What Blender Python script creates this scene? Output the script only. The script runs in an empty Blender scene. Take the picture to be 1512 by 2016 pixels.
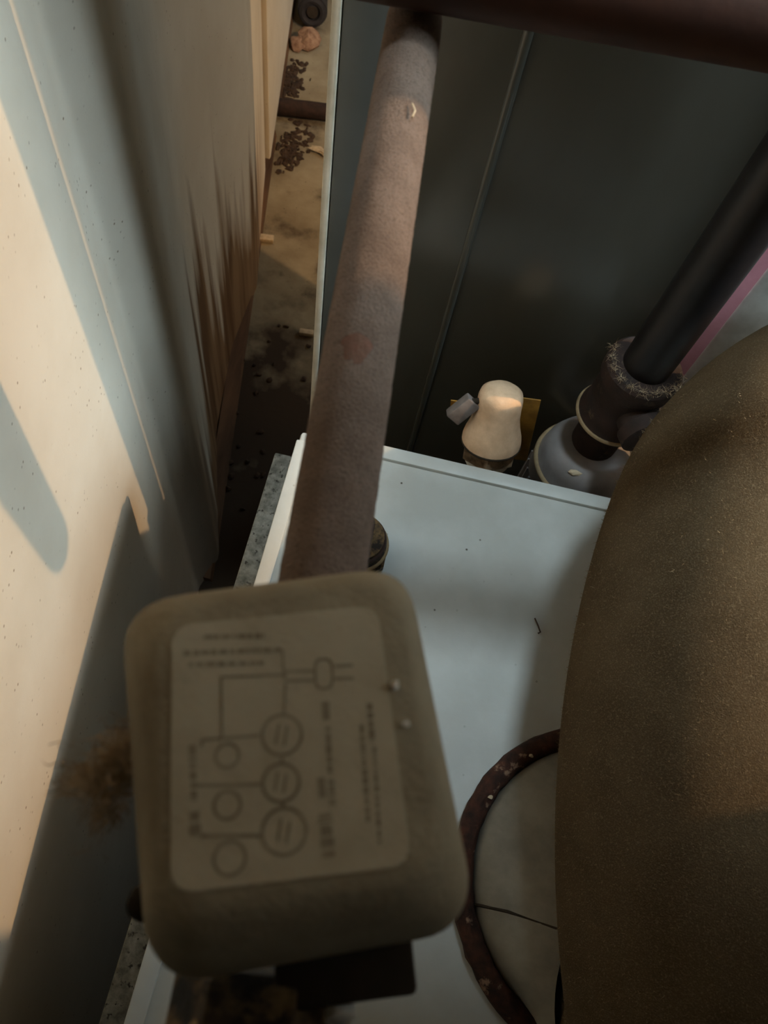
import bpy, bmesh, math, random
from mathutils import Vector, Matrix
random.seed(11)
scene = bpy.context.scene
COL = scene.collection

# ------------------------------------------------------------------ camera
cam_data = bpy.data.cameras.new('camera')
cam = bpy.data.objects.new('camera', cam_data)
COL.objects.link(cam)
cam_data.sensor_fit = 'AUTO'
cam_data.sensor_width = 36.0
cam_data.lens = 1514.0 / 2016.0 * 36.0
cam_data.clip_start = 0.01
cam_data.clip_end = 50
cam_data.dof.use_dof = True
cam_data.dof.focus_distance = 0.60
cam_data.dof.aperture_fstop = 19
RW = ((0.9742, 0.2251, 0.0158), (0.1939, -0.8708, 0.4519), (0.1155, -0.4371, -0.8920))
m = Matrix(((RW[0][0], -RW[0][1], -RW[0][2], 0), (RW[1][0], -RW[1][1], -RW[1][2], 0), (RW[2][0], -RW[2][1], -RW[2][2], 0), (0, 0, 0, 1)))
m = m.to_3x3()
cx = m.col[0].normalized(); cz = m.col[2].normalized(); cy = cz.cross(cx).normalized(); cx = cy.cross(cz)
mm = Matrix((cx, cy, cz)).transposed().to_4x4()
mm.translation = Vector((0, 0, 1.6))
cam.matrix_world = mm
scene.camera = cam

# ------------------------------------------------------------------ world, lights, exposure
world = bpy.data.worlds.new('world')
scene.world = world
world.use_nodes = True
world.node_tree.nodes['Background'].inputs[0].default_value = (0.75, 0.85, 1.0, 1)
world.node_tree.nodes['Background'].inputs[1].default_value = 0.065

def point_light(name, loc, energy, color, radius):
    d = bpy.data.lights.new(name, 'POINT')
    d.energy = energy; d.color = color; d.shadow_soft_size = radius
    o = bpy.data.objects.new(name, d); o.location = loc
    COL.objects.link(o)
    return o

def area_light(name, loc, target, energy, color, size):
    d = bpy.data.lights.new(name, 'AREA')
    d.energy = energy; d.color = color; d.size = size
    o = bpy.data.objects.new(name, d); o.location = loc
    o.rotation_euler = (Vector(target) - Vector(loc)).to_track_quat('-Z', 'Y').to_euler()
    COL.objects.link(o)
    return o

point_light('room_lamp', (1.60, 0.577, 2.55), 120, (1.0, 0.62, 0.30), 0.008)
area_light('daylight', (1.25, 0.30, 2.15), (-0.20, 0.38, 0.9), 54.0, (0.68, 0.88, 1.0), 0.50)
area_light('overhead_fill', (0.12, 0.46, 2.64), (0.12, 0.46, 0.0), 11.0, (0.72, 0.90, 1.0), 0.16)  # added overhead cool fill that brightens the boiler top
area_light('far_fill', (1.20, 2.95, 1.90), (-0.40, 1.20, 0.5), 8.0, (0.60, 0.85, 1.0), 0.60)  # added cool fill for the far wall, no known window behind it
scene.view_settings.view_transform = 'Standard'
scene.view_settings.look = 'None'
scene.view_settings.gamma = 1.0
scene.view_settings.exposure = 0.0
scene.view_settings.use_curve_mapping = False

# ------------------------------------------------------------------ materials
def srgb(r, g, b):
    f = lambda c: (c / 255 / 12.92) if c / 255 <= 0.04045 else ((c / 255 + 0.055) / 1.055) ** 2.4
    return (f(r), f(g), f(b), 1)

def mat(name, c1, c2=None, scale=20, rough=0.6, metal=0.0, bump=0.0, bscale=None, lo=0.35, hi=0.65, stretch=(1, 1, 1),
        spots=None, c3=None, s3=5, lo3=.5, hi3=.65, spec=0.5, coat=0.0):
    mt = bpy.data.materials.new(name)
    mt.use_nodes = True
    nt = mt.node_tree; N = nt.nodes; L = nt.links
    b = N['Principled BSDF']
    b.inputs['Roughness'].default_value = rough
    b.inputs['Metallic'].default_value = metal
    b.inputs['Specular IOR Level'].default_value = spec
    b.inputs['Coat Weight'].default_value = coat
    tc = N.new('ShaderNodeTexCoord')
    mp = N.new('ShaderNodeMapping'); mp.inputs['Scale'].default_value = stretch
    L.new(tc.outputs['Object'], mp.inputs['Vector'])
    b.inputs['Base Color'].default_value = c1
    out = None
    def noise(sc, det=6):
        n = N.new('ShaderNodeTexNoise'); n.inputs['Scale'].default_value = sc; n.inputs['Detail'].default_value = det
        n.inputs['Roughness'].default_value = 0.6
        L.new(mp.outputs['Vector'], n.inputs['Vector'])
        return n
    def ramp(src, a, z):
        r = N.new('ShaderNodeMapRange'); r.inputs['From Min'].default_value = a; r.inputs['From Max'].default_value = z
        L.new(src, r.inputs['Value'])
        return r.outputs['Result']
    def mix(fac, A, B):
        x = N.new('ShaderNodeMix'); x.data_type = 'RGBA'
        L.new(fac, x.inputs[0])
        for v, i in ((A, 6), (B, 7)):
            if isinstance(v, tuple): x.inputs[i].default_value = v
            else: L.new(v, x.inputs[i])
        return x.outputs[2]
    out = c1
    if c2:
        out = mix(ramp(noise(scale).outputs['Fac'], lo, hi), c1, c2)
    if c3:
        out = mix(ramp(noise(s3, 9).outputs['Fac'], lo3, hi3), out, c3)
    if spots:
        sc, thr, colr = spots
        v = N.new('ShaderNodeTexVoronoi'); v.inputs['Scale'].default_value = sc
        L.new(mp.outputs['Vector'], v.inputs['Vector'])
        n2 = noise(sc * 0.21)
        mt_ = N.new('ShaderNodeMath'); mt_.operation = 'MULTIPLY'
        L.new(ramp(v.outputs['Distance'], thr, thr * 0.4), mt_.inputs[0])
        L.new(ramp(n2.outputs['Fac'], 0.48, 0.60), mt_.inputs[1])
        out = mix(mt_.outputs[0], out, colr)
    if not isinstance(out, tuple):
        L.new(out, b.inputs['Base Color'])
    if bump:
        nb = noise(bscale or scale * 3, 8)
        bp = N.new('ShaderNodeBump'); bp.inputs['Strength'].default_value = bump; bp.inputs['Distance'].default_value = 0.002
        L.new(nb.outputs['Fac'], bp.inputs['Height']); L.new(bp.outputs['Normal'], b.inputs['Normal'])
    mt['mixer'] = 1
    return mt

M = {}
M['boiler_white'] = mat('boiler_white_enamel', srgb(204, 207, 203), srgb(184, 186, 180), 9, 0.45, bump=0.05, bscale=400, spots=(70, 0.10, srgb(70, 62, 45)))
M['galv_speck'] = mat('speckled_galvanised', srgb(150, 150, 142), srgb(95, 95, 88), 120, 0.6, 0.3, bump=0.2, bscale=300, c3=srgb(52, 50, 44), s3=160, lo3=.58, hi3=.64)
M['galv'] = mat('dull_galvanised', srgb(146, 139, 125), srgb(116, 110, 97), 28, 0.65, 0.12, bump=0.08, bscale=300, stretch=(1, 1, .35))
M['rust'] = mat('rusty_iron', srgb(84, 48, 32), srgb(38, 24, 18), 90, 0.85, 0.1, bump=0.7, bscale=260, c3=srgb(150, 120, 98), s3=70, lo3=.62, hi3=.68)
M['dust_flue'] = mat('brown_dust_on_flue', srgb(100, 84, 62), srgb(88, 73, 53), 30, 1.0, bump=0.8, bscale=1300, c3=srgb(138, 120, 94), s3=900, lo3=.50, hi3=.78, spec=0.05)
M['fuzz'] = mat('dust_hair', srgb(140, 121, 93), None, rough=1.0, spec=0.0)
M['dust_cover'] = mat('dusty_grey_plastic', srgb(168, 155, 130), srgb(150, 137, 114), 60, 0.95, bump=0.35, bscale=700, c3=srgb(134, 120, 98), s3=26, lo3=.5, hi3=.7, spec=0.12)
M['label'] = mat('dusty_paper_label', srgb(196, 184, 159), srgb(184, 171, 146), 50, 0.9, bump=0.15, bscale=700, c3=srgb(166, 152, 127), s3=28, lo3=.5, hi3=.72, spec=0.12)
M['ink'] = mat('faded_ink', srgb(130, 119, 100), srgb(160, 148, 126), 160, 0.95, spec=0.05)
M['dark_plastic'] = mat('dark_plastic', srgb(60, 51, 42), srgb(48, 41, 33), 60, 0.95, spec=0.15, bump=0.2, bscale=400)
M['brass'] = mat('grimy_brass', srgb(128, 102, 64), srgb(66, 52, 36), 150, 0.6, 0.4, bump=0.6, bscale=500, c3=srgb(34, 27, 21), s3=110, lo3=.46, hi3=.56)
M['brown_pipe'] = mat('dark_copper', srgb(84, 50, 34), srgb(52, 31, 23), 16, 0.6, 0.35, bump=0.1, bscale=200)
M['black_pipe'] = mat('black_iron_pipe', srgb(34, 28, 27), srgb(20, 18, 19), 14, 0.42, 0.2, bump=0.08, bscale=200)
M['rust_fitting'] = mat('dark_rusty_fitting', srgb(58, 38, 29), srgb(36, 26, 21), 40, 0.75, 0.1, bump=0.3, bscale=220, c3=srgb(92, 76, 60), s3=55, lo3=.60, hi3=.70)
M['grey_drum'] = mat('grey_cast_enamel', srgb(156, 150, 148), srgb(132, 126, 122), 22, 0.4, 0.0, bump=0.04, bscale=300)
M['tan_bead'] = mat('tan_gasket', srgb(160, 138, 102), srgb(130, 108, 78), 80, 0.8)
M['valve_body'] = mat('dusty_bronze_valve', srgb(236, 202, 166), srgb(214, 178, 142), 60, 0.65, 0.05, bump=0.25, bscale=400)
M['valve_hex'] = mat('grimy_valve_hex', srgb(170, 146, 118), srgb(92, 74, 52), 90, 0.6, 0.1, bump=0.2, bscale=300)
M['white_plastic'] = mat('white_paint', srgb(224, 220, 210), srgb(198, 192, 180), 40, 0.5)
M['yellow_tag'] = mat('amber_tag', srgb(190, 140, 50), srgb(150, 104, 28), 60, 0.6, bump=0.1)
M['lever_grey'] = mat('grey_lever', srgb(128, 118, 112), srgb(100, 90, 84), 60, 0.55)
M['panel_dark'] = mat('dark_grey_enamel', srgb(74, 73, 66), srgb(64, 62, 54), 4, 0.22, 0.0, bump=0.03, bscale=120, stretch=(1, 1, .3), c3=srgb(54, 50, 42), s3=3, lo3=.5, hi3=.7)
M['panel_strip'] = mat('blue_grey_enamel', srgb(88, 94, 94), srgb(74, 78, 76), 6, 0.35)
M['edge_highlight'] = mat('painted_edge_highlight', srgb(226, 216, 196), srgb(200, 190, 168), 30, 0.5)  # pale tone stands for light caught on the cabinet's corner edge
M['pink'] = mat('pink_stripe', srgb(196, 132, 140), srgb(180, 116, 124), 30, 0.6)
M['floor_pipe'] = mat('rusty_floor_pipe', srgb(62, 40, 30), srgb(36, 24, 19), 60, 0.85, bump=0.4, bscale=200)
M['rubber'] = mat('black_rubber', srgb(52, 46, 46), srgb(36, 32, 32), 60, 0.8)
M['chip'] = mat('pale_chip', srgb(208, 190, 160), srgb(180, 160, 130), 90, 0.8)
M['lint'] = mat('grey_brown_lint', srgb(205, 184, 152), srgb(170, 148, 118), 60, 1.0, spec=0.05)
M['debris'] = mat('dark_debris', srgb(84, 64, 48), srgb(54, 40, 30), 60, 0.95, bump=0.8, bscale=120)
M['pink_debris'] = mat('pinkish_rubble', srgb(176, 140, 112), srgb(128, 92, 70), 60, 0.9, bump=0.5, bscale=120)
M['baseboard'] = mat('stained_timber_edge', srgb(128, 94, 66), srgb(72, 50, 34), 12, 0.8, bump=0.2, bscale=90, stretch=(1, .2, 1))
M['plain_wall'] = mat('grey_plaster', srgb(150, 146, 136), srgb(128, 124, 114), 6, 0.9)
def floor_material():
    mt = mat('stained_concrete', srgb(166, 154, 128), srgb(132, 118, 94), 7, 0.95, bump=0.5, bscale=60, c3=srgb(66, 50, 36), s3=5.5, lo3=.54, hi3=.68, spots=(60, .12, srgb(60, 44, 30)))
    # floor dirt, darkened towards the boiler gap with the shade there painted in
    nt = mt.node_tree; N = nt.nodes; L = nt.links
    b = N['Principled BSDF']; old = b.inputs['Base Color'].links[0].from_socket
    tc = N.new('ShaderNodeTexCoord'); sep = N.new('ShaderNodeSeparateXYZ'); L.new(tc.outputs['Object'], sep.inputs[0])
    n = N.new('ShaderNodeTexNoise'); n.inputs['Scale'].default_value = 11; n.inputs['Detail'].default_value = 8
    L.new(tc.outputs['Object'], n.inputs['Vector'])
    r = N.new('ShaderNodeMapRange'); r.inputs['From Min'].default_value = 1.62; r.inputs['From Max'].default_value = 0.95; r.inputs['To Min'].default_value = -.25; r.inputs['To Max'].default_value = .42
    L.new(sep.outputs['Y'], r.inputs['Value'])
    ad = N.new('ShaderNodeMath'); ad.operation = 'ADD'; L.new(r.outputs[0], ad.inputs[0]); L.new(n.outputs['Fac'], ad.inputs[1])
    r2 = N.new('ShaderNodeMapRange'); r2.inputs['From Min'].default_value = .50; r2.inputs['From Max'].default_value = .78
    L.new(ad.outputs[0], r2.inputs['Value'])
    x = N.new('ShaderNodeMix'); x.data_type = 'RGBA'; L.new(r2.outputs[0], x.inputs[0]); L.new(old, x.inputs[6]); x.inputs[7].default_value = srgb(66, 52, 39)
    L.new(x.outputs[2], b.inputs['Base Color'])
    return mt
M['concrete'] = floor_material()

# dusty copper pipe: dust coat with a rubbed reddish oval where the dust is thinner
def dusty_pipe_material():
    mt = mat('dust_coated_copper', srgb(146, 126, 112), srgb(128, 109, 96), 70, 0.95, bump=0.9, bscale=1100, c3=srgb(98, 82, 70), s3=900, lo3=.50, hi3=.80, spec=0.08)
    return mt
M['dust_pipe'] = dusty_pipe_material()
M['rubbed'] = mat('bare_reddish_copper', srgb(122, 88, 74), srgb(112, 86, 72), 300, 0.85, bump=0.5, bscale=500, spec=0.1)

# painted sheet wall with rust wicking up from the floor (stains follow height and vertical streaks)
def wall_material():
    mt = mat('cream_painted_sheet', srgb(228, 218, 200), srgb(218, 206, 186), 6, 0.75, bump=0.10, bscale=260, spots=(95, 0.16, srgb(150, 130, 104)))
    nt = mt.node_tree; N = nt.nodes; L = nt.links
    b = N['Principled BSDF']
    old = b.inputs['Base Color'].links[0].from_socket
    tc = N.new('ShaderNodeTexCoord')
    sep = N.new('ShaderNodeSeparateXYZ'); L.new(tc.outputs['Object'], sep.inputs[0])
    mp = N.new('ShaderNodeMapping'); mp.inputs['Scale'].default_value = (14, 14, 1.2)
    L.new(tc.outputs['Object'], mp.inputs['Vector'])
    n = N.new('ShaderNodeTexNoise'); n.inputs['Scale'].default_value = 1.0; n.inputs['Detail'].default_value = 5
    L.new(mp.outputs[0], n.inputs['Vector'])
    def mr(src, a, z, to0=0, to1=1):
        r = N.new('ShaderNodeMapRange'); r.inputs['From Min'].default_value = a; r.inputs['From Max'].default_value = z
        r.inputs['To Min'].default_value = to0; r.inputs['To Max'].default_value = to1
        L.new(src, r.inputs['Value']); return r.outputs['Result']
    def math_(op, a, c):
        x = N.new('ShaderNodeMath'); x.operation = op
        for i, v in enumerate((a, c)):
            if isinstance(v, float): x.inputs[i].default_value = v
            else: L.new(v, x.inputs[i])
        return x.outputs[0]
    # rust strongest near the floor and from 0.62 m along the wall onwards
    zmask = mr(sep.outputs['Z'], 0.72, 0.06)
    ymask = math_('MULTIPLY', mr(sep.outputs['Y'], 0.50, 0.72), mr(sep.outputs['Y'], 1.75, 1.45))
    zn = math_('ADD', zmask, mr(n.outputs['Fac'], 0.3, 0.7, -0.55, 0.35))
    fac = math_('MULTIPLY', mr(zn, 0.26, 0.58), ymask)
    n2 = N.new('ShaderNodeTexNoise'); n2.inputs['Scale'].default_value = 1.7; n2.inputs['Detail'].default_value = 4
    L.new(mp.outputs[0], n2.inputs['Vector'])
    mc = N.new('ShaderNodeMix'); mc.data_type = 'RGBA'; L.new(mr(n2.outputs['Fac'], .4, .6), mc.inputs[0])
    mc.inputs[6].default_value = srgb(112, 78, 46); mc.inputs[7].default_value = srgb(150, 118, 84)
    x = N.new('ShaderNodeMix'); x.data_type = 'RGBA'; L.new(fac, x.inputs[0]); L.new(old, x.inputs[6]); L.new(mc.outputs[2], x.inputs[7])
    L.new(x.outputs[2], b.inputs['Base Color'])
    return mt
M['wall'] = wall_material()

# ------------------------------------------------------------------ object helpers
ORIG = {}
def setup(o, label=None, cat=None, group=None, kind=None):
    if label: o['label'] = label
    if cat: o['category'] = cat
    if group: o['group'] = group
    if kind: o['kind'] = kind
    return o

def thing(name, loc, label, cat, group=None):
    o = bpy.data.objects.new(name, None)
    o.empty_display_size = 0.03
    o.location = loc
    COL.objects.link(o)
    ORIG[o.name] = Vector(loc)
    return setup(o, label, cat, group)

def obj(name, geo, material, parent=None, smooth=True, base=None, label=None, cat=None, group=None, kind=None, angle=40):
    """geo = (verts in world space, faces); one mesh object"""
    verts, faces = geo
    org = ORIG[parent.name] if parent else (Vector(base) if base is not None else Vector((0, 0, 0)))
    me = bpy.data.meshes.new(name)
    me.from_pydata([tuple(Vector(v) - org) for v in verts], [], faces)
    me.validate()
    bm = bmesh.new(); bm.from_mesh(me)
    bmesh.ops.recalc_face_normals(bm, faces=bm.faces)
    bm.to_mesh(me); bm.free()
    me.materials.append(material)
    if smooth:
        for p in me.polygons: p.use_smooth = True
        try: me.set_sharp_from_angle(angle=math.radians(angle))
        except Exception: pass
    o = bpy.data.objects.new(name, me)
    COL.objects.link(o)
    if parent:
        o.parent = parent
    else:
        o.location = org
    ORIG[o.name] = org
    return setup(o, label, cat, group, kind)

def join(*geos):
    V, F = [], []
    for v, f in geos:
        k = len(V); V += list(v); F += [tuple(i + k for i in q) for q in f]
    return V, F

def box(x0, x1, y0, y1, z0, z1, b=0.0):
    if b <= 0:
        V = [(x, y, z) for z in (z0, z1) for y in (y0, y1) for x in (x0, x1)]
        return V, [(0, 2, 3, 1), (4, 5, 7, 6), (0, 1, 5, 4), (2, 6, 7, 3), (0, 4, 6, 2), (1, 3, 7, 5)]
    bm = bmesh.new()
    bmesh.ops.create_cube(bm, size=1)
    for v in bm.verts:
        v.co = Vector(((x0 + x1) / 2 + v.co.x * (x1 - x0), (y0 + y1) / 2 + v.co.y * (y1 - y0), (z0 + z1) / 2 + v.co.z * (z1 - z0)))
    bmesh.ops.bevel(bm, geom=list(bm.edges), offset=b, segments=2, affect='EDGES', profile=0.5)
    V = [tuple(v.co) for v in bm.verts]; bm.verts.index_update()
    F = [tuple(v.index for v in f.verts) for f in bm.faces]
    bm.free()
    return V, F

def xform(geo, mtx):
    return [tuple(mtx @ Vector(v)) for v in geo[0]], geo[1]

def tube(path, rad, n=24, caps=True, jit=0.0):
    P = [Vector(p) for p in path]
    rads = rad if isinstance(rad, (list, tuple)) else [rad] * len(P)
    T = []
    for i in range(len(P)):
        t = (P[min(i + 1, len(P) - 1)] - P[max(i - 1, 0)]); T.append(t.normalized())
    ref = Vector((0, 0, 1)) if abs(T[0].z) < 0.9 else Vector((1, 0, 0))
    s = T[0].cross(ref).normalized()
    V, F = [], []
    for i, p in enumerate(P):
        s = (s - T[i] * s.dot(T[i])).normalized(); u = T[i].cross(s)
        for k in range(n):
            a = 2 * math.pi * k / n
            r = rads[i] + (random.uniform(-jit, jit) if jit else 0)
            V.append(tuple(p + (s * math.cos(a) + u * math.sin(a)) * r))
    for i in range(len(P) - 1):
        for k in range(n):
            F.append((i * n + k, i * n + (k + 1) % n, (i + 1) * n + (k + 1) % n, (i + 1) * n + k))
    if caps:
        F.append(tuple(range(n))[::-1]); F.append(tuple((len(P) - 1) * n + k for k in range(n)))
    return V, F

def lathe(profile, origin=(0, 0, 0), axis=(0, 0, 1), n=36, caps=True, flat=None):
    """profile = [(radius, height)], revolved about axis through origin; n=6 gives a hexagon"""
    ax = Vector(axis).normalized(); o = Vector(origin)
    s = ax.cross(Vector((0, 1, 0)) if abs(ax.y) < 0.9 else Vector((1, 0, 0))).normalized(); u = ax.cross(s)
    V, F = [], []
    for r, h in profile:
        for k in range(n):
            a = 2 * math.pi * (k + 0.5) / n
            V.append(tuple(o + ax * h + (s * math.cos(a) + u * math.sin(a)) * r))
    for i in range(len(profile) - 1):
        for k in range(n):
            F.append((i * n + k, i * n + (k + 1) % n, (i + 1) * n + (k + 1) % n, (i + 1) * n + k))
    if caps:
        F.append(tuple(range(n))[::-1]); F.append(tuple((len(profile) - 1) * n + k for k in range(n)))
    return V, F

def ring(c, R, r, n=64, k=12, axis=(0, 0, 1), a0=0, a1=2 * math.pi, jit=0):
    ax = Vector(axis).normalized()
    s = ax.cross(Vector((0, 1, 0)) if abs(ax.y) < 0.9 else Vector((1, 0, 0))).normalized(); u = ax.cross(s)
    full = abs(a1 - a0 - 2 * math.pi) < 1e-6
    V, F = [], []
    cnt = n if full else n + 1
    for i in range(cnt):
        a = a0 + (a1 - a0) * i / n
        d = s * math.cos(a) + u * math.sin(a)
        for j in range(k):
            b = 2 * math.pi * j / k
            rr = r * (1 + (random.uniform(-jit, jit) if jit else 0))
            V.append(tuple(Vector(c) + d * (R + rr * math.cos(b)) + ax * rr * math.sin(b)))
    for i in range(n):
        for j in range(k):
            i2 = (i + 1) % cnt
            F.append((i * k + j, i * k + (j + 1) % k, i2 * k + (j + 1) % k, i2 * k + j))
    return V, F

def strands(points, normals, length, width, curl=0.5):
    """thin curved hairs, three segments each"""
    V, F = [], []
    for p, nrm in zip(points, normals):
        p = Vector(p); d = (Vector(nrm) + Vector([random.gauss(0, .6) for _ in range(3)])).normalized()
        w = d.cross(Vector([random.gauss(0, 1) for _ in range(3)])).normalized() * width
        l = length * random.uniform(.35, 1.2)
        k = len(V); q = p
        for i in range(4):
            f = 1 - i / 3.4
            V += [tuple(q - w * f), tuple(q + w * f)]
            q = q + d * (l / 3)
            d = (d + Vector([random.gauss(0, curl) for _ in range(3)])).normalized()
        for i in range(3):
            F.append((k + 2 * i, k + 2 * i + 1, k + 2 * i + 3, k + 2 * i + 2))
    return V, F

def lint_clump(c, size, n=60, wid=0.0004, blobs=5):
    c = Vector(c)
    pts = []; nrm = []
    for _ in range(n):
        d = Vector([random.gauss(0, 1) for _ in range(3)]).normalized()
        pts.append(c + Vector((d.x * size[0], d.y * size[1], d.z * size[2])) * random.uniform(.1, .8)); nrm.append(d)
    g = strands(pts, nrm, max(size) * 1.3, wid, 0.9)
    geos = [g]
    for _ in range(blobs):
        d = Vector([random.uniform(-.6, .6) for _ in range(3)])
        geos.append(rock(c + Vector((d.x * size[0], d.y * size[1], d.z * size[2])), [s * random.uniform(.25, .5) for s in size], .35))
    return join(*geos)

def rock(c, size, rough=0.25, sub=2):
    bm = bmesh.new()
    bmesh.ops.create_icosphere(bm, subdivisions=sub, radius=1)
    V = []
    for v in bm.verts:
        k = 1 + random.uniform(-rough, rough)
        V.append((c[0] + v.co.x * size[0] * k, c[1] + v.co.y * size[1] * k, c[2] + v.co.z * size[2] * k))
    bm.verts.index_update()
    F = [tuple(v.index for v in f.verts) for f in bm.faces]
    bm.free()
    return V, F

# ================================================================== THE SETTING
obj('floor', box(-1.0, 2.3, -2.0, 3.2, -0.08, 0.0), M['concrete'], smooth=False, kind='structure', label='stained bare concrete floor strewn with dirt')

def wall_x(y): return -0.313 - 0.162 * (y - 0.519)
# vertical facets added to imitate shade bands on the sheet, as (distance along the room, swell out of the wall line)
PROFILE = [(-2.0, 0), (0.455, 0), (0.47, -.001), (0.525, -0.012), (0.535, -0.010), (0.605, .020), (0.622, .020), (0.90, -0.022), (0.925, -0.024), (1.14, -0.018),
           (1.165, -0.016), (1.375, .020), (1.40, .020), (1.70, .004), (1.79, 0.0)]
def sheet(prof, z0, z1, thick=0.02, nz=1):
    V, F = [], []
    n = len(prof)
    for zi in range(nz + 1):
        z = z0 + (z1 - z0) * zi / nz
        for y, o in prof: V.append((wall_x(y) + o, y, z))
        for y, o in prof: V.append((wall_x(y) - 0.06, y, z))
    for zi in range(nz):
        a = zi * 2 * n; b = (zi + 1) * 2 * n
        for i in range(n - 1):
            F.append((a + i, a + i + 1, b + i + 1, b + i)); F.append((a + n + i, b + n + i, b + n + i + 1, a + n + i + 1))
        F.append((a, b, b + n, a + n)); F.append((a + n - 1, a + 2 * n - 1, b + 2 * n - 1, b + n - 1))
    for i in range(n - 1):
        F.append((i, n + i, n + i + 1, i + 1))
        t = nz * 2 * n
        F.append((t + i, t + i + 1, t + n + i + 1, t + n + i))
    return V, F
wall = obj('wall_left', sheet(PROFILE, 0.0, 2.7), M['wall'], kind='structure', label='cream painted sheet wall with rust at its foot and shallow facets added for shade bands', angle=60)
obj('panel', sheet([(1.80, 0.012), (1.81, 0.014), (3.18, 0.014), (3.19, 0.010)], 0.05, 2.7), M['wall'], wall, smooth=False)
bb = []
for (ya, yb) in ((0.55, 1.96), (2.10, 3.15)):
    V = []
    for y in (ya, yb):
        x = wall_x(y)
        V += [(x - 0.02, y, 0.0), (x + 0.016, y, 0.0), (x + 0.012, y, 0.018), (x - 0.02, y, 0.020)]
    bb.append((V, [(0, 1, 2, 3), (7, 6, 5, 4), (0, 4, 5, 1), (1, 5, 6, 2), (2, 6, 7, 3), (3, 7, 4, 0)]))
obj('baseboard_left', join(*bb), M['baseboard'], smooth=False, kind='structure', label='low rust-stained strip along the foot of the cream wall')
obj('wall_back', box(-1.0, 2.3, 3.2, 3.3, 0, 2.7), M['plain_wall'], smooth=False, kind='structure', label='plain grey wall at the far end of the room')
obj('shade_partition', join(box(0.65, 0.70, -2.0, 0.235, 0, 2.7), box(0.65, 0.70, 0.235, 0.335, 1.80, 2.7)), M['plain_wall'], smooth=False, kind='structure', label='plain grey partition added out of view to block light, ending at an opening')  # partition and lintel added unseen, shading the near boiler top and pipe
obj('wall_far', box(2.3, 2.4, -2.0, 3.3, 0, 2.7), M['plain_wall'], smooth=False, kind='structure', label='plain grey wall where the flue leaves the room')
obj('shade_bulkhead', join(box(-0.30, 0.62, -2.0, 0.31, 2.0, 2.699), box(-0.42, 0.03, 0.31, 0.985, 2.11, 2.699)), M['plain_wall'], smooth=False, kind='structure', label='added unseen bulkhead that cuts the overhead light')  # added out of view to keep overhead light off the near end
obj('ceiling', box(-1.0, 2.4, -2.0, 3.3, 2.7, 2.8), M['plain_wall'], smooth=False, kind='structure', label='plain grey ceiling over the boiler room')

# ================================================================== CABINET BEHIND THE BOILER
PY = 0.530
cab = thing('equipment_cabinet', (0.27, 0.75, 0), 'tall dark grey glossy sheet metal cabinet behind the boiler', 'cabinet')
obj('body', box(-0.098, 0.70, PY + 0.012, 0.985, 0.0, 2.10), M['panel_dark'], cab, smooth=False)
obj('front_panel', box(-0.052, 0.696, PY, PY + 0.0118, 0.03, 2.09, 0.002), M['panel_dark'], cab)
obj('frame_strip', box(-0.096, -0.0535, PY - 0.003, PY + 0.0118, 0.0, 2.10, 0.002), M['panel_strip'], cab, label='blue grey strip along the panel edge')
obj('lit_edge', box(-0.1035, -0.0965, PY - 0.005, PY + 0.03, 0.0, 2.10, 0.002), M['edge_highlight'], cab, label='narrow cabinet edge painted pale for the light it catches')
obj('panel_rib', tube([(0.030, PY + .0006, 0.04), (0.030, PY + .0006, 2.08)], 0.004, 12), M['panel_dark'], cab)

# white wiring cover with a pink stripe, fixed flat to the cabinet
wd = thing('wiring_cover', (0.29, PY - 0.008, 0.70), 'white strip with a pink stripe between black pipe and dusty flue', 'cover')
obj('channel', box(0.250, 0.345, PY - 0.0155, PY - 0.0005, 0.70, 2.0, 0.003), M['white_plastic'], wd)
obj('stripe', box(0.2515, 0.268, PY - 0.0166, PY - 0.0152, 0.71, 1.99), M['pink'], wd, smooth=False, label='pink stripe')

# ================================================================== BOILER
BX0, BX1, BY0, BY1, BZ = -0.085, 0.60, -0.50, 0.396, 0.950
boi = thing('boiler', (0.25, -0.05, 0), 'white enamelled boiler with flat top seen from above', 'boiler')
obj('jacket', box(BX0 - 0.001, BX1 - 0.004, BY0 + 0.01, BY1 - 0.010, 0.06, 0.9195), M['boiler_white'], boi, smooth=False)
obj('top_cover', box(BX0, BX1, BY0, BY1, 0.92, BZ, 0.003), M['boiler_white'], boi)
obj('rear_lip', box(BX0 + 0.010, BX1 - 0.002, BY1 - 0.0115, BY1 + 0.003, BZ - 0.006, BZ + 0.0045, 0.0015), M['boiler_white'], boi)
obj('side_lip', box(BX0 - 0.002, BX0 + 0.0115, BY0 + 0.002, BY1 - 0.012, BZ - 0.006, BZ + 0.0035, 0.0015), M['boiler_white'], boi)
obj('side_flange', box(BX0 - 0.024, BX0 - 0.0015, BY0 + 0.002, BY1 - 0.012, 0.02, 0.9185, 0.002), M['galv_speck'], boi, label='speckled galvanised side flange')
obj('plinth', box(BX0 + 0.02, BX1 - 0.03, BY0 + 0.04, BY1 - 0.04, 0.0, 0.0595), M['panel_strip'], boi, smooth=False)
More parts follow.
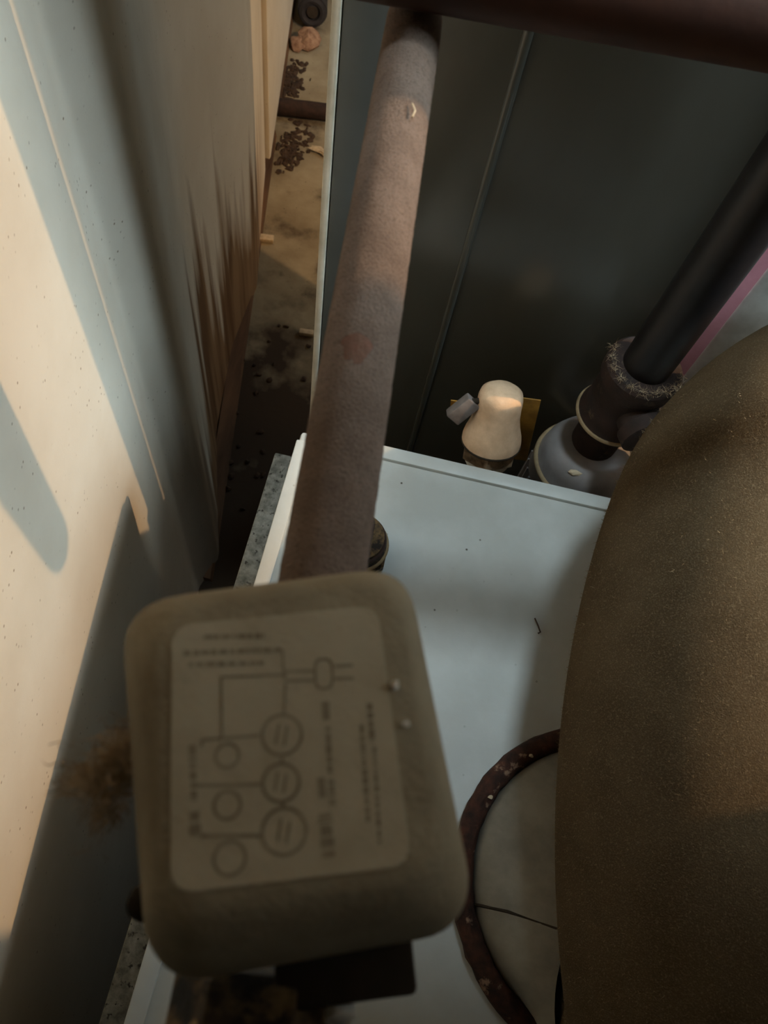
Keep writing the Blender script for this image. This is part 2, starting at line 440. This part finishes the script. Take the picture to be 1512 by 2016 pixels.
# rusty collar round the flue outlet, with the galvanised cone rising out of it
CX, CY = 0.243, 0.050
fc = obj('flue_collar', ring((CX, CY, BZ + 0.008), 0.1135, 0.0085, 96, 12, jit=0.10), M['rust'], boi, label='rusty round flue collar')
V, F = [], []
n = 64
lev = [(CX, CY, .1045, BZ + .0005), (CX, CY, .1045, BZ + .010), (CX + .002, CY - .002, .1035, BZ + .016), (CX + .018, CY - .026, .1005, BZ + .040), (0.290, -0.026, .0960, 1.008)]
for (x, y, r, z) in lev:
    for k in range(n):
        a = 2 * math.pi * k / n
        V.append((x + r * math.cos(a), y + r * math.sin(a), z))
for i in range(len(lev) - 1):
    for k in range(n): F.append((i * n + k, i * n + (k + 1) % n, (i + 1) * n + (k + 1) % n, (i + 1) * n + k))
CONE = (V, F)
for k in range(5):
    a = math.radians(122 + 11 * k + random.uniform(-3, 3))
    obj('scale_flake', rock((CX + .110 * math.cos(a), CY + .110 * math.sin(a), BZ + .0158), (.0025, .0018, .0010), .4, 1), M['chip' if k % 2 else 'rust'], boi, smooth=False)

# ================================================================== FLUE
def flue_path():
    z1, Rb, phi, r, el, x0, y0, ph2, R2, ph3, R3 = 1.0043, 0.0715, 1.8887, 0.1078, 0.2176, 0.3064, -0.06, 0.4995, 0.5905, 1.3835, 0.1517
    d = Vector((math.cos(phi), math.sin(phi), 0)); k = Vector((0, 0, 1)); o = Vector((x0, y0, z1)); P = []
    for i in range(20):
        a = (math.pi / 2 - el) * i / 19
        P.append(o + d * Rb * (1 - math.cos(a)) + k * Rb * math.sin(a))
    az = phi; p = P[-1]
    for ph, RR in ((ph2, R2), (ph3, R3)):
        for i in range(20):
            az -= ph / 20
            t = Vector((math.cos(az) * math.cos(el), math.sin(az) * math.cos(el), math.sin(el)))
            p = p + t * RR * ph / 20; P.append(p)
    while p.x < 2.20:
        p = p + t * 0.04; P.append(p)
    return P
FP = flue_path(); FR = 0.1070
flue = thing('flue_pipe', (0.3064, -0.06, 1.0), 'large flue pipe coated in fuzzy brown dust over the boiler', 'flue pipe')
obj('flue_cone', CONE, M['galv'], flue, label='dull galvanised flue cone')
seam = [(x + (r + .0004) * math.cos(a), y + (r + .0004) * math.sin(a), z) for (x, y, r, z), a in zip(lev[1:], [math.radians(d) for d in (198, 197, 184, 157)])]
obj('seam', tube(seam, 0.0011, 6), M['dark_plastic'], flue)
obj('pipe', tube(FP, [FR - .009 * min(1, max(0, (i - 42) / 16)) for i in range(len(FP))], 64), M['dust_flue'], flue)
for i in (2,):
    t = (FP[i + 1] - FP[i - 1]).normalized()
    obj('joint_bead', ring(FP[i], FR + .0002, 0.0009, 72, 8, axis=t), M['dust_flue'], flue)
pts, nrm = [], []
for _ in range(16000):
    i = random.randint(0, 42); p = FP[i].lerp(FP[i + 1], random.random()); t = (FP[i + 1] - FP[i]).normalized()
    d = Vector([random.gauss(0, 1) for _ in range(3)]); d = (d - t * d.dot(t)).normalized()
    if d.z < -0.5: continue
    pts.append(p + d * FR); nrm.append(d)
obj('dust_fuzz', strands(pts, nrm, 0.0036, 0.00014, .8), M['fuzz'], flue, kind='stuff', label='fine dust hairs')

# ================================================================== DUSTY COPPER SUPPLY PIPE AND HEADER
PZ = 1.4122; PR = 0.0112
def red(y): return (-0.0029 - 0.0786 * y, y, PZ)
sup = thing('supply_pipe', red(0.16), 'dust-coated reddish copper pipe running from the valve box to the brown pipe', 'pipe')
obj('pipe', tube([red(0.046 + 0.0025 * i) for i in range(108)], PR, 40, jit=0.00012), M['dust_pipe'], sup)
# rubbed oval patch: a thin skin on the pipe crown
V, F = [], []
px, py = red(0.139)[0], 0.139
na, nb = 12, 32
V.append((px - .001, py, PZ + PR + .0002))
for i in range(1, na + 1):
    for k in range(nb):
        a = 2 * math.pi * k / nb; rr = i / na * (1 + .10 * math.sin(3 * a) + .06 * math.sin(5 * a))
        u = rr * 0.0046 * math.cos(a) - .001; v = rr * 0.0056 * math.sin(a)
        th = u / PR
        h = PR + .0002 - .00022 * (i / na) ** 2
        V.append((px - .0786 * v + math.sin(th) * h, py + v, PZ + math.cos(th) * h))
for k in range(nb): F.append((0, 1 + k, 1 + (k + 1) % nb))
for i in range(na - 1):
    for k in range(nb): F.append((1 + i * nb + k, 1 + (i + 1) * nb + k, 1 + (i + 1) * nb + (k + 1) % nb, 1 + i * nb + (k + 1) % nb))
obj('rubbed_patch', (V, F), M['rubbed'], sup, label='reddish patch with thinner dust')
pts, nrm = [], []
for _ in range(7000):
    y = random.uniform(.05, .31); a = random.uniform(-1.9, 1.9); x = red(y)[0]
    d = Vector((math.sin(a), 0, math.cos(a))); pts.append(Vector((x, y, PZ)) + d * PR); nrm.append(d)
obj('dust_fuzz', strands(pts, nrm, 0.0007, 0.00005, .6), M['dust_pipe'], sup, kind='stuff', label='fine dust hairs')

HZ = 1.4425; HR = 0.0172
hdr = thing('header_pipe', (0.12, 0.31, HZ - HR), 'dark brown copper header pipe crossing the top of the view', 'pipe')
hp = [(-0.075, 0.2975, HZ), (0.105, 0.3160, HZ), (0.300, 0.3360, HZ)]
for k in range(1, 9):
    a = math.pi / 2 * k / 8
    hp.append((0.300 + .035 * math.sin(a), 0.3360 + .0036 * math.sin(a), HZ + .035 * (1 - math.cos(a))))
hp.append((0.335, 0.3396, 2.69))
obj('pipe', tube(hp, HR, 40), M['brown_pipe'], hdr)
obj('end_cap', lathe([(HR + .0016, -.003), (HR + .0016, .015), (HR, .017)], (-0.078, 0.2972, HZ), (1, .1025, 0), 36), M['brown_pipe'], hdr)

# ================================================================== ZONE VALVE WITH DUSTY COVER
def rq(corners, rad, k=8):
    """rounded quadrilateral outline"""
    out = []
    n = len(corners)
    for i in range(n):
        p = Vector(corners[i]); a = (Vector(corners[i - 1]) - p).normalized(); b = (Vector(corners[(i + 1) % n]) - p).normalized()
        s = p + a * rad; e = p + b * rad
        for j in range(k + 1):
            t = j / k
            out.append(s * (1 - t) ** 2 + p * 2 * t * (1 - t) + e * t * t)
    return out
def loft(levels):
    V, F = [], []
    n = len(levels[0][0])
    for pts, z in levels:
        for p in pts:
            zz = z(p) if callable(z) else z
            V.append((p.x, p.y, zz))
    for i in range(len(levels) - 1):
        for k in range(n): F.append((i * n + k, i * n + (k + 1) % n, (i + 1) * n + (k + 1) % n, (i + 1) * n + k))
    F.append(tuple(range(n))[::-1]); F.append(tuple((len(levels) - 1) * n + k for k in range(n)))
    return V, F
K = 0.65                                  # actuator sized to the small copper pipe it sits on
def zk(z): return 1.6 - K * (1.6 - z)
BASE = [(K * x, K * y) for x, y in ((-0.0695, 0.0655), (0.0155, 0.1000), (0.0550, 0.0005), (-0.0280, -0.0295))]
TOP = [(K * x, K * y) for x, y in ((-0.0500, 0.0580), (0.0110, 0.0820), (0.0355, 0.0125), (-0.0265, -0.0085))]
def lerpq(t): return [(BASE[i][0] * (1 - t) + TOP[i][0] * t, BASE[i][1] * (1 - t) + TOP[i][1] * t) for i in range(4)]
zv = thing('zone_valve', (-0.004, 0.02, 1.396), 'dusty grey valve actuator box with a wiring diagram label on its lid', 'valve')
lv = [(rq(lerpq(-0.02), .0105), zk(1.334)), (rq(lerpq(0.0), .0105), zk(1.358))]
for t in (15, 30, 45, 60, 75, 90):
    a = math.radians(t); lv.append((rq(lerpq(math.sin(a) * .30 + (1 - math.cos(a)) * .70), .0105), zk(1.362 + 0.034 * math.sin(a))))
cover = obj('cover', loft(lv), M['dust_cover'], zv, angle=60)
LAB = [(K * x, K * y) for x, y in ((-0.0452, 0.0555), (0.0075, 0.0742), (0.0290, 0.0110), (-0.0255, -0.0062))]
lab = obj('label', loft([(rq(LAB, .004), zk(1.3955)), (rq(LAB, .004), zk(1.39660))]), M['label'], cover, smooth=False, label='paper label with a faded wiring diagram')
SEG = [(-36.2, 54.4, -20.7, 58.4, 1.06), (-40.0, 49.0, -15.1, 55.8, 1.18), (-37.6, 46.4, -18.5, 51.3, 1.06), (-15.1, 55.8, -12.5, 48.3, 0.47), (-28.6, 45.1, -12.1, 49.5, 0.47), (-28.6, 45.1, -24.0, 30.4, 0.47), (-12.7, 50.3, -5.5, 52.1, 0.47), (-12.1, 47.8, -4.9, 49.6, 0.47), (-0.2, 54.6, 4.4, 55.9, 0.59), (0.5, 51.3, 5.4, 52.5, 0.59), (-11.9, 47.0, -10.3, 39.7, 0.47), (-28.9, 28.6, -15.1, 32.8, 0.59), (-28.8, 28.6, -28.2, 27.0, 0.59), (-26.9, 17.9, -11.4, 21.5, 0.59), (-22.4, 7.2, -8.2, 10.1, 0.71), (-30.7, 27.0, -26.3, 14.5, 1.53), (-25.5, 12.0, -23.6, 6.9, 2.36), (-0.6, 44.8, 0.7, 40.3, 1.53), (1.5, 38.6, 4.8, 27.2, 1.06), (2.6, 26.1, 4.2, 21.6, 1.42), (5.2, 26.1, 7.2, 19.8, 1.42), (5.5, 18.2, 8.8, 8.4, 3.07), (10.8, 46.9, 13.6, 37.4, 1.3), (9.9, 41.1, 16.5, 18.2, 1.06), (14.3, 36.5, 20.2, 14.2, 0.94), (-8.1, 28.8, -7.7, 27.4, 0.59), (-5.3, 18.6, -4.7, 17.3, 0.59)]
CIRC = [(-9.5, 34.2, 5.0), (-6.8, 22.9, 4.5), (-3.2, 12.2, 5.3), (-21.5, 26.3, 2.9), (-18.2, 15.1, 3.2), (-14.3, 3.8, 3.7)]
g = []
ZP = zk(1.39660)
def flatbar(x0, y0, x1, y1, w):
    a = Vector((x0, y0)); b = Vector((x1, y1)); d = (b - a).normalized(); s = Vector((-d.y, d.x)) * w * .65
    q = [a - s, b - s, b + s, a + s]
    V = [(K * p.x / 1000, K * p.y / 1000, ZP - .0002) for p in q] + [(K * p.x / 1000, K * p.y / 1000, ZP + .0001) for p in q]
    return V, [(3, 2, 1, 0), (4, 5, 6, 7), (0, 1, 5, 4), (1, 2, 6, 5), (2, 3, 7, 6), (3, 0, 4, 7)]
for (x0, y0, x1, y1, w) in SEG:
    L_ = math.hypot(x1 - x0, y1 - y0)
    if w > 0.9 and L_ > 5:                     # a row of illegible small print: broken dashes
        t = 0
        while t < L_:
            e = min(L_, t + random.uniform(.6, 2.6))
            f = lambda s: (x0 + (x1 - x0) * s / L_, y0 + (y1 - y0) * s / L_)
            g.append(flatbar(*f(t), *f(e), w * random.uniform(.7, 1.0))); t = e + random.uniform(.3, .8)
    else:
        g.append(flatbar(x0, y0, x1, y1, w))
def flatring(x, y, rx, ry, w, rot=0.26, n=40, p=1.0):
    V, F = [], []
    for k in range(n):
        a = 2 * math.pi * k / n
        c = math.copysign(abs(math.cos(a)) ** p, math.cos(a)); s = math.copysign(abs(math.sin(a)) ** p, math.sin(a))
        for r in (-w / 2, w / 2):
            u = (rx + r) * c; v = (ry + r) * s
            V.append((K * (x + u * math.cos(rot) - v * math.sin(rot)) / 1000, K * (y + u * math.sin(rot) + v * math.cos(rot)) / 1000, ZP + .0001))
    for k in range(n):
        j = (k + 1) % n
        F.append((2 * k, 2 * k + 1, 2 * j + 1, 2 * j))
    return V, F
for (x, y, r) in CIRC: g.append(flatring(x, y, r, r, .85))
for (x, y, r) in CIRC[:3]:
    g.append(flatbar(x - 1.0, y - r * .5, x - 1.4, y + r * .5, .5)); g.append(flatbar(x + 1.2, y - r * .5, x + 0.8, y + r * .5, .5))
g.append(flatring(-2.7, 51.9, 2.3, 3.9, .7, p=0.6))
obj('printed_diagram', join(*g), M['ink'], cover, smooth=False, label='faded printed wiring diagram')
# block, brass body and pipe nuts under the cover
rot = Matrix.Rotation(math.radians(17), 4, 'Z')
def place(geo, loc, r=rot): return xform(geo, Matrix.Translation(Vector(loc)) @ r)
obj('motor_block', place(box(-.0145, .0130, -.0105, .013, -.011, .0035, .0012), (0.0146, -0.0067, 1.4225)), M['dark_plastic'], zv, label='dark block under the lid')
axp = (-.0786, 1, 0)
obj('valve_body', lathe([(.0125, -.020), (.0150, -.017), (.0160, -.005), (.0160, .005), (.0150, .017), (.0125, .020)], red(.018), axp, 28), M['brass'], zv)
obj('bonnet', lathe([(.013, .0), (.013, .008), (.0105, .014)], (-.004, .020, 1.4175), (0, 0, 1), 6), M['brass'], zv, smooth=False)
obj('hex_nut', lathe([(.0150, 0), (.0165, .002), (.0165, .012), (.0150, .014)], red(-.0295), axp, 6), M['brass'], zv, smooth=False)
obj('tail_pipe', tube([red(-.020), red(-.26)], .0112, 32), M['dust_pipe'], zv)
for k in range(4): obj('thread', ring(red(-.0325 - .0026 * k), .0120, .0010, 40, 6, axis=axp), M['brass'], zv)
obj('lever', join(tube([(-.018, .002, 1.4215), (-.0245, -.0050, 1.4175), (-.0275, -.0080, 1.4155)], [.0026, .0030, .0036], 14), rock((-.0275, -.0080, 1.4155), (.0040, .0040, .0036), .05)), M['dark_plastic'], zv)
for k in range(14):
    c_ = Vector(red(-.026 - random.uniform(0, .012))) + Vector((random.uniform(-.013, .015), 0, .0125))
    obj('crumb', rock(c_, (random.uniform(.0008, .0022), random.uniform(.0008, .0016), random.uniform(.0006, .0012)), .4, 1), M['chip' if k % 3 == 0 else ('lint' if k % 3 == 1 else 'debris')], zv, smooth=False)
obj('screw', lathe([(.0030, 0), (.0030, .002), (.0020, .0026)], (.0160, -.0185, 1.4195), (.2, -.6, .3), 16), M['white_plastic'], zv)

# ================================================================== FITTING ON THE BOILER TOP
un = thing('pipe_union', (-0.008, 0.283, BZ), 'grimy brass union standing on the boiler top under the dusty pipe', 'fitting')
UX, UY = -0.006, 0.281
obj('nut', lathe([(.027, .0), (.030, .003), (.030, .012), (.027, .015)], (UX, UY, BZ), (0, 0, 1), 8), M['brass'], un, smooth=False)
obj('body', lathe([(.0245, .013), (.0260, .018), (.0260, .028), (.0225, .033), (.0225, .040)], (UX, UY, BZ), n=32), M['brass'], un)
obj('bead', ring((UX, UY, BZ + .024), .0262, .0022, 40, 8), M['tan_bead'], un)
obj('bead', ring((UX, UY, BZ + .034), .0232, .0020, 40, 8), M['rust_fitting'], un)
obj('plug', lathe([(.0165, .038), (.0165, .046), (.014, .048)], (UX, UY, BZ), (0, 0, 1), 4), M['rust_fitting'], un, smooth=False)

# ================================================================== BLACK RISER WITH TEE
br = thing('riser_pipe', (0.2133, 0.478, 0.93), 'black iron riser pipe dropping into a rusty tee', 'pipe')
BX, BY = 0.2133, 0.478
obj('pipe', tube([(BX, BY, 1.045), (BX + .001, BY, 1.20), (BX + .003, BY, 2.69)], 0.0225, 36), M['black_pipe'], br)
tee = obj('tee', lathe([(.0315, .975), (.0360, .978), (.0360, .988), (.0330, .992), (.0330, 1.040), (.0360, 1.044), (.0360, 1.059), (.0325, 1.063), (.0245, 1.064)], (BX, BY, 0), n=40), M['rust_fitting'], br, label='dark rusty tee')
obj('branch', join(lathe([(.020, .020), (.020, .036), (.0235, .038), (.0235, .051), (.020, .053)], (BX, BY, 1.019), (.45, -1, .0), 28)), M['rust_fitting'], br)
obj('rim_bead', ring((BX, BY, .983), .0360, .0023, 48, 8), M['tan_bead'], br)
obj('nipple', tube([(BX, BY, .9305), (BX, BY, .977)], .0245, 28), M['rust_fitting'], br)
lt = thing('joint_lint', (BX, BY, 1.064), 'pale cobwebby lint caught on the black pipe joint', 'lint')
for k in range(10):
    a = math.radians(165 + 20 * k)
    obj('tuft', lint_clump((BX + .0335 * math.cos(a), BY + .0335 * math.sin(a), 1.0665), (.006, .006, .0032), 44, .00016, 0), M['lint'], lt, smooth=False, kind='stuff')
obj('tuft', lint_clump((BX + .030, BY - .026, 1.0675), (.009, .007, .005), 60, .0002, 2), M['chip'], lt, smooth=False, kind='stuff')

# grey drum under the tee
DX, DY = .214, .4735
dr = thing('circulator_drum', (DX, DY, 0.60), 'grey enamelled drum with a tan bead below the rusty tee', 'pump')
obj('shell', lathe([(.042, .77), (.048, .776), (.048, .862), (.0530, .867), (.0530, .886), (.0503, .894), (.048, .909), (.043, .921), (.034, .928), (.0246, .930)], (DX, DY, 0), n=48), M['grey_drum'], dr)
obj('bead', ring((DX, DY, .891), .0515, .0030, 64, 10), M['tan_bead'], dr, label='tan bead')
for k in range(28):
    a = 2 * math.pi * (k + .5) / 28
    obj('fin', place(box(.047, .0545, -.0011, .0011, .80, .866), (DX, DY, 0), Matrix.Rotation(a, 4, 'Z')), M['grey_drum'], dr, smooth=False)
obj('stem', tube([(DX, DY, .60), (DX, DY, .775)], .022, 24), M['rust_fitting'], dr)
obj('inlet', tube([(DX, DY, .70), (DX, .42, .70), (DX, .3865, .70)], .016, 20), M['rust_fitting'], dr)
obj('flake', rock((DX - .016, DY - .036, .9245), (.006, .003, .002), .4, 1), M['chip'], dr, smooth=False)

# ================================================================== RELIEF VALVE
rv = thing('relief_valve', (0.110, 0.440, 0.80), 'pale dusty bell-shaped relief valve with an amber tag behind the boiler', 'valve')
ax = Vector((-0.10, 0.33, 1)).normalized(); o0 = Vector((0.1040, 0.431, 0.928))
obj('nipple', join(tube([(.1095, .440, .80), (.1095, .440, .89), tuple(o0 + ax * .004)], .0125, 24), tube([(.109, .440, .812), (.109, .387, .812)], .0125, 24)), M['brass'], rv)
obj('washer', lathe([(.016, -.012), (.023, -.006), (.020, .002)], o0, ax, 28), M['white_plastic'], rv, label='bright white washer')
obj('hex', lathe([(.026, .000), (.029, .003), (.029, .017), (.027, .019)], o0, ax, 6), M['valve_hex'], rv, smooth=False)
obj('body', lathe([(.0275, .018), (.0300, .020), (.0300, .025), (.0288, .031), (.0256, .041), (.0230, .052), (.0222, .064), (.0220, .074), (.0205, .080), (.0150, .0842), (.003, .0855)], o0, ax, 40), M['valve_body'], rv)
obj('rim', ring(o0 + ax * .0195, .0292, .0016, 48, 8, axis=ax), M['dark_plastic'], rv)
lm = Matrix.Translation(Vector((.0640, .441, .984))) @ Matrix.Rotation(math.radians(-28), 4, 'X') @ Matrix.Rotation(math.radians(34), 4, 'Y') @ Matrix.Rotation(math.radians(12), 4, 'Z')
obj('lever', xform(box(-.0085, .0085, -.006, .006, -.0145, .0145, .0018), lm), M['lever_grey'], rv, label='pale grey lever')
obj('lever_pin', tube([(.068, .444, .994), (.088, .450, .997)], .003, 12), M['dark_plastic'], rv)
tm = Matrix.Translation(Vector((.1290, .464, .938))) @ Matrix.Rotation(math.radians(-9), 4, 'Y')
obj('tag', xform(box(-.020, .0165, -.0007, .0007, -.056, .056, .0004), tm), M['yellow_tag'], rv, label='amber plastic tag')
obj('tag_corner', xform(box(-.0715, -.062, -.0007, .0007, .018, .036), tm), M['yellow_tag'], rv, smooth=False)

# ================================================================== FLOOR DEBRIS
fp = obj('floor_pipe', tube([(-.60, 2.045, .026), (-.45, 2.075, .026), (.4, 2.20, .026)], .024, 20), M['floor_pipe'], base=(-.1, 2.12, 0), label='rusty brown pipe lying across the concrete floor by the wall', cat='pipe')
he = thing('hose_end', (-.55, 2.46, 0), 'black rubber hose end with a hole on the far floor', 'hose')
obj('hose', tube([(-.60, 2.80, .055), (-.585, 2.65, .055), (-.553, 2.50, .055)], .048, 24), M['rubber'], he)
obj('bore', lathe([(.018, 0), (.018, .004)], (-.5525, 2.497, .056), (.2, -1, .55), 20), M['dark_plastic'], he)
obj('rim', ring((-.5530, 2.499, .055), .034, .012, 32, 8, axis=(.2, -1, .2)), M['rubber'], he)
for (x, y, sx, sy, a, lbl) in ((-.452, 1.545, .022, .011, .15, 'pale chip on the floor against the cream wall'), (-.268, 1.262, .019, .008, .12, 'pale chip on the dark floor beside the dusty pipe')):
    obj('floor_chip', xform(box(-sx, sx, -sy, sy, 0, .014, .003), Matrix.Translation((x, y, 0.0005)) @ Matrix.Rotation(a, 4, 'Z')), M['chip'], base=(x, y, 0), label=lbl, cat='chip', group='pale chips on the floor')
obj('rubble_lump', join(rock((-.545, 2.41, .020), (.035, .045, .026), .3), rock((-.570, 2.385, .016), (.025, .025, .02), .3)), M['pink_debris'], base=(-.56, 2.37, 0), label='pinkish lump of rubble below the black hose end', cat='rubble')
for (x, y, s, lbl) in ((-.555, 2.22, .045, 'dark dirt heap on the floor before the pinkish rubble'), (-.475, 1.93, .042, 'dark dirt heap on the floor just before the rusty pipe')):
    obj('dirt_heap', join(*[rock((x + random.gauss(0, s * .45), y + random.gauss(0, s * 1.25), .001), (s * random.uniform(.04, .26), s * random.uniform(.04, .32), random.uniform(.002, .006)), .35) for _ in range(130)]), M['debris'], base=(x, y, 0), label=lbl, cat='dirt', group='dirt heaps on the floor', kind='stuff')
obj('floor_grit', join(*[rock((random.uniform(-.36, -.02) - .05, random.uniform(.72, 1.28), .003), [random.uniform(.003, .010), random.uniform(.003, .009), random.uniform(.002, .004)], .4, 1) for _ in range(60)]), M['debris'], base=(-.22, 1.0, 0), smooth=False, label='dark grit and flakes scattered in the gap behind the boiler', cat='grit', kind='stuff')
obj('paper_scrap', join(*[rock((-.40 + .03 * i, 1.935 - .01 * i, .010), (.022, .010, .005), .4) for i in range(4)]), M['chip'], base=(-.36, 1.92, 0), label='pale crumpled scrap on the floor by the rusty pipe', cat='scrap')

# ================================================================== SMALL LINT
def wisps(c, spread, n, steps, step, width, drift):
    V, F = [], []
    for _ in range(n):
        p = Vector(c) + Vector([random.gauss(0, 1) * q for q in spread]); d = Vector([random.gauss(0, 1) for _ in range(3)]).normalized()
        w = Vector([random.gauss(0, 1) for _ in range(3)]).normalized() * width
        k = len(V); m_ = random.randint(3, steps)
        for i in range(m_ + 1):
            V += [tuple(p - w), tuple(p + w)]; p = p + d * step
            d = (d * .75 + Vector([random.gauss(0, .55) for _ in range(3)]) + Vector(drift) * .25).normalized()
        for i in range(m_): F.append((k + 2 * i, k + 2 * i + 1, k + 2 * i + 3, k + 2 * i + 2))
    return V, F
obj('hanging_lint', join(wisps((-.0355, .0150, 1.4370), (.0016, .0040, .002), 220, 8, .0009, .00013, (-.8, -.3, 0)), wisps((-.0385, .0155, 1.4370), (.0018, .0030, .002), 320, 9, .0009, .00013, (-.6, -.5, 0)), wisps((-.0420, .0115, 1.4360), (.0016, .0016, .002), 160, 10, .0010, .00012, (-1, -.2, 0)), wisps((-.0372, .0070, 1.4360), (.0012, .0022, .002), 160, 8, .0008, .00012, (0, -.6, 0))), M['lint'], base=(-.0418, .0135, 1.43), smooth=False, label='tuft of grey lint clinging to the left side of the valve box', cat='lint')
obj('lint_speck', rock((K * .0166, K * .0530, zk(1.3972)), (.0009, .0010, .0009), .2, 1), M['white_plastic'], base=(K * .0166, K * .053, zk(1.396)), label='white speck on the lid beside the label edge', cat='speck')
obj('lint_speck', rock((K * .0213, K * .0438, zk(1.3965)), (.0008, .0006, .0007), .3, 1), M['white_plastic'], base=(K * .0213, K * .0438, zk(1.396)), label='fainter pale speck on the lid, nearer its right edge', cat='speck')
obj('thread_scrap', tube([(K * -.0262, K * .3700, zk(1.3292)), (K * -.0255, K * .3745, zk(1.3300)), (K * -.0268, K * .3775, zk(1.3298)), (K * -.0280, K * .3800, zk(1.3295))], .00038, 6), M['chip'], base=(K * -.0265, K * .375, zk(1.328)), label='white thread stuck on the dusty copper pipe', cat='thread')
obj('twig', tube([(.166, .258, .9512), (.170, .251, .9516), (.1725, .246, .9514), (.1705, .2445, .9514)], .0007, 6), M['debris'], base=(.17, .25, .95), label='tiny curled brown twig lying on the boiler top', cat='twig')
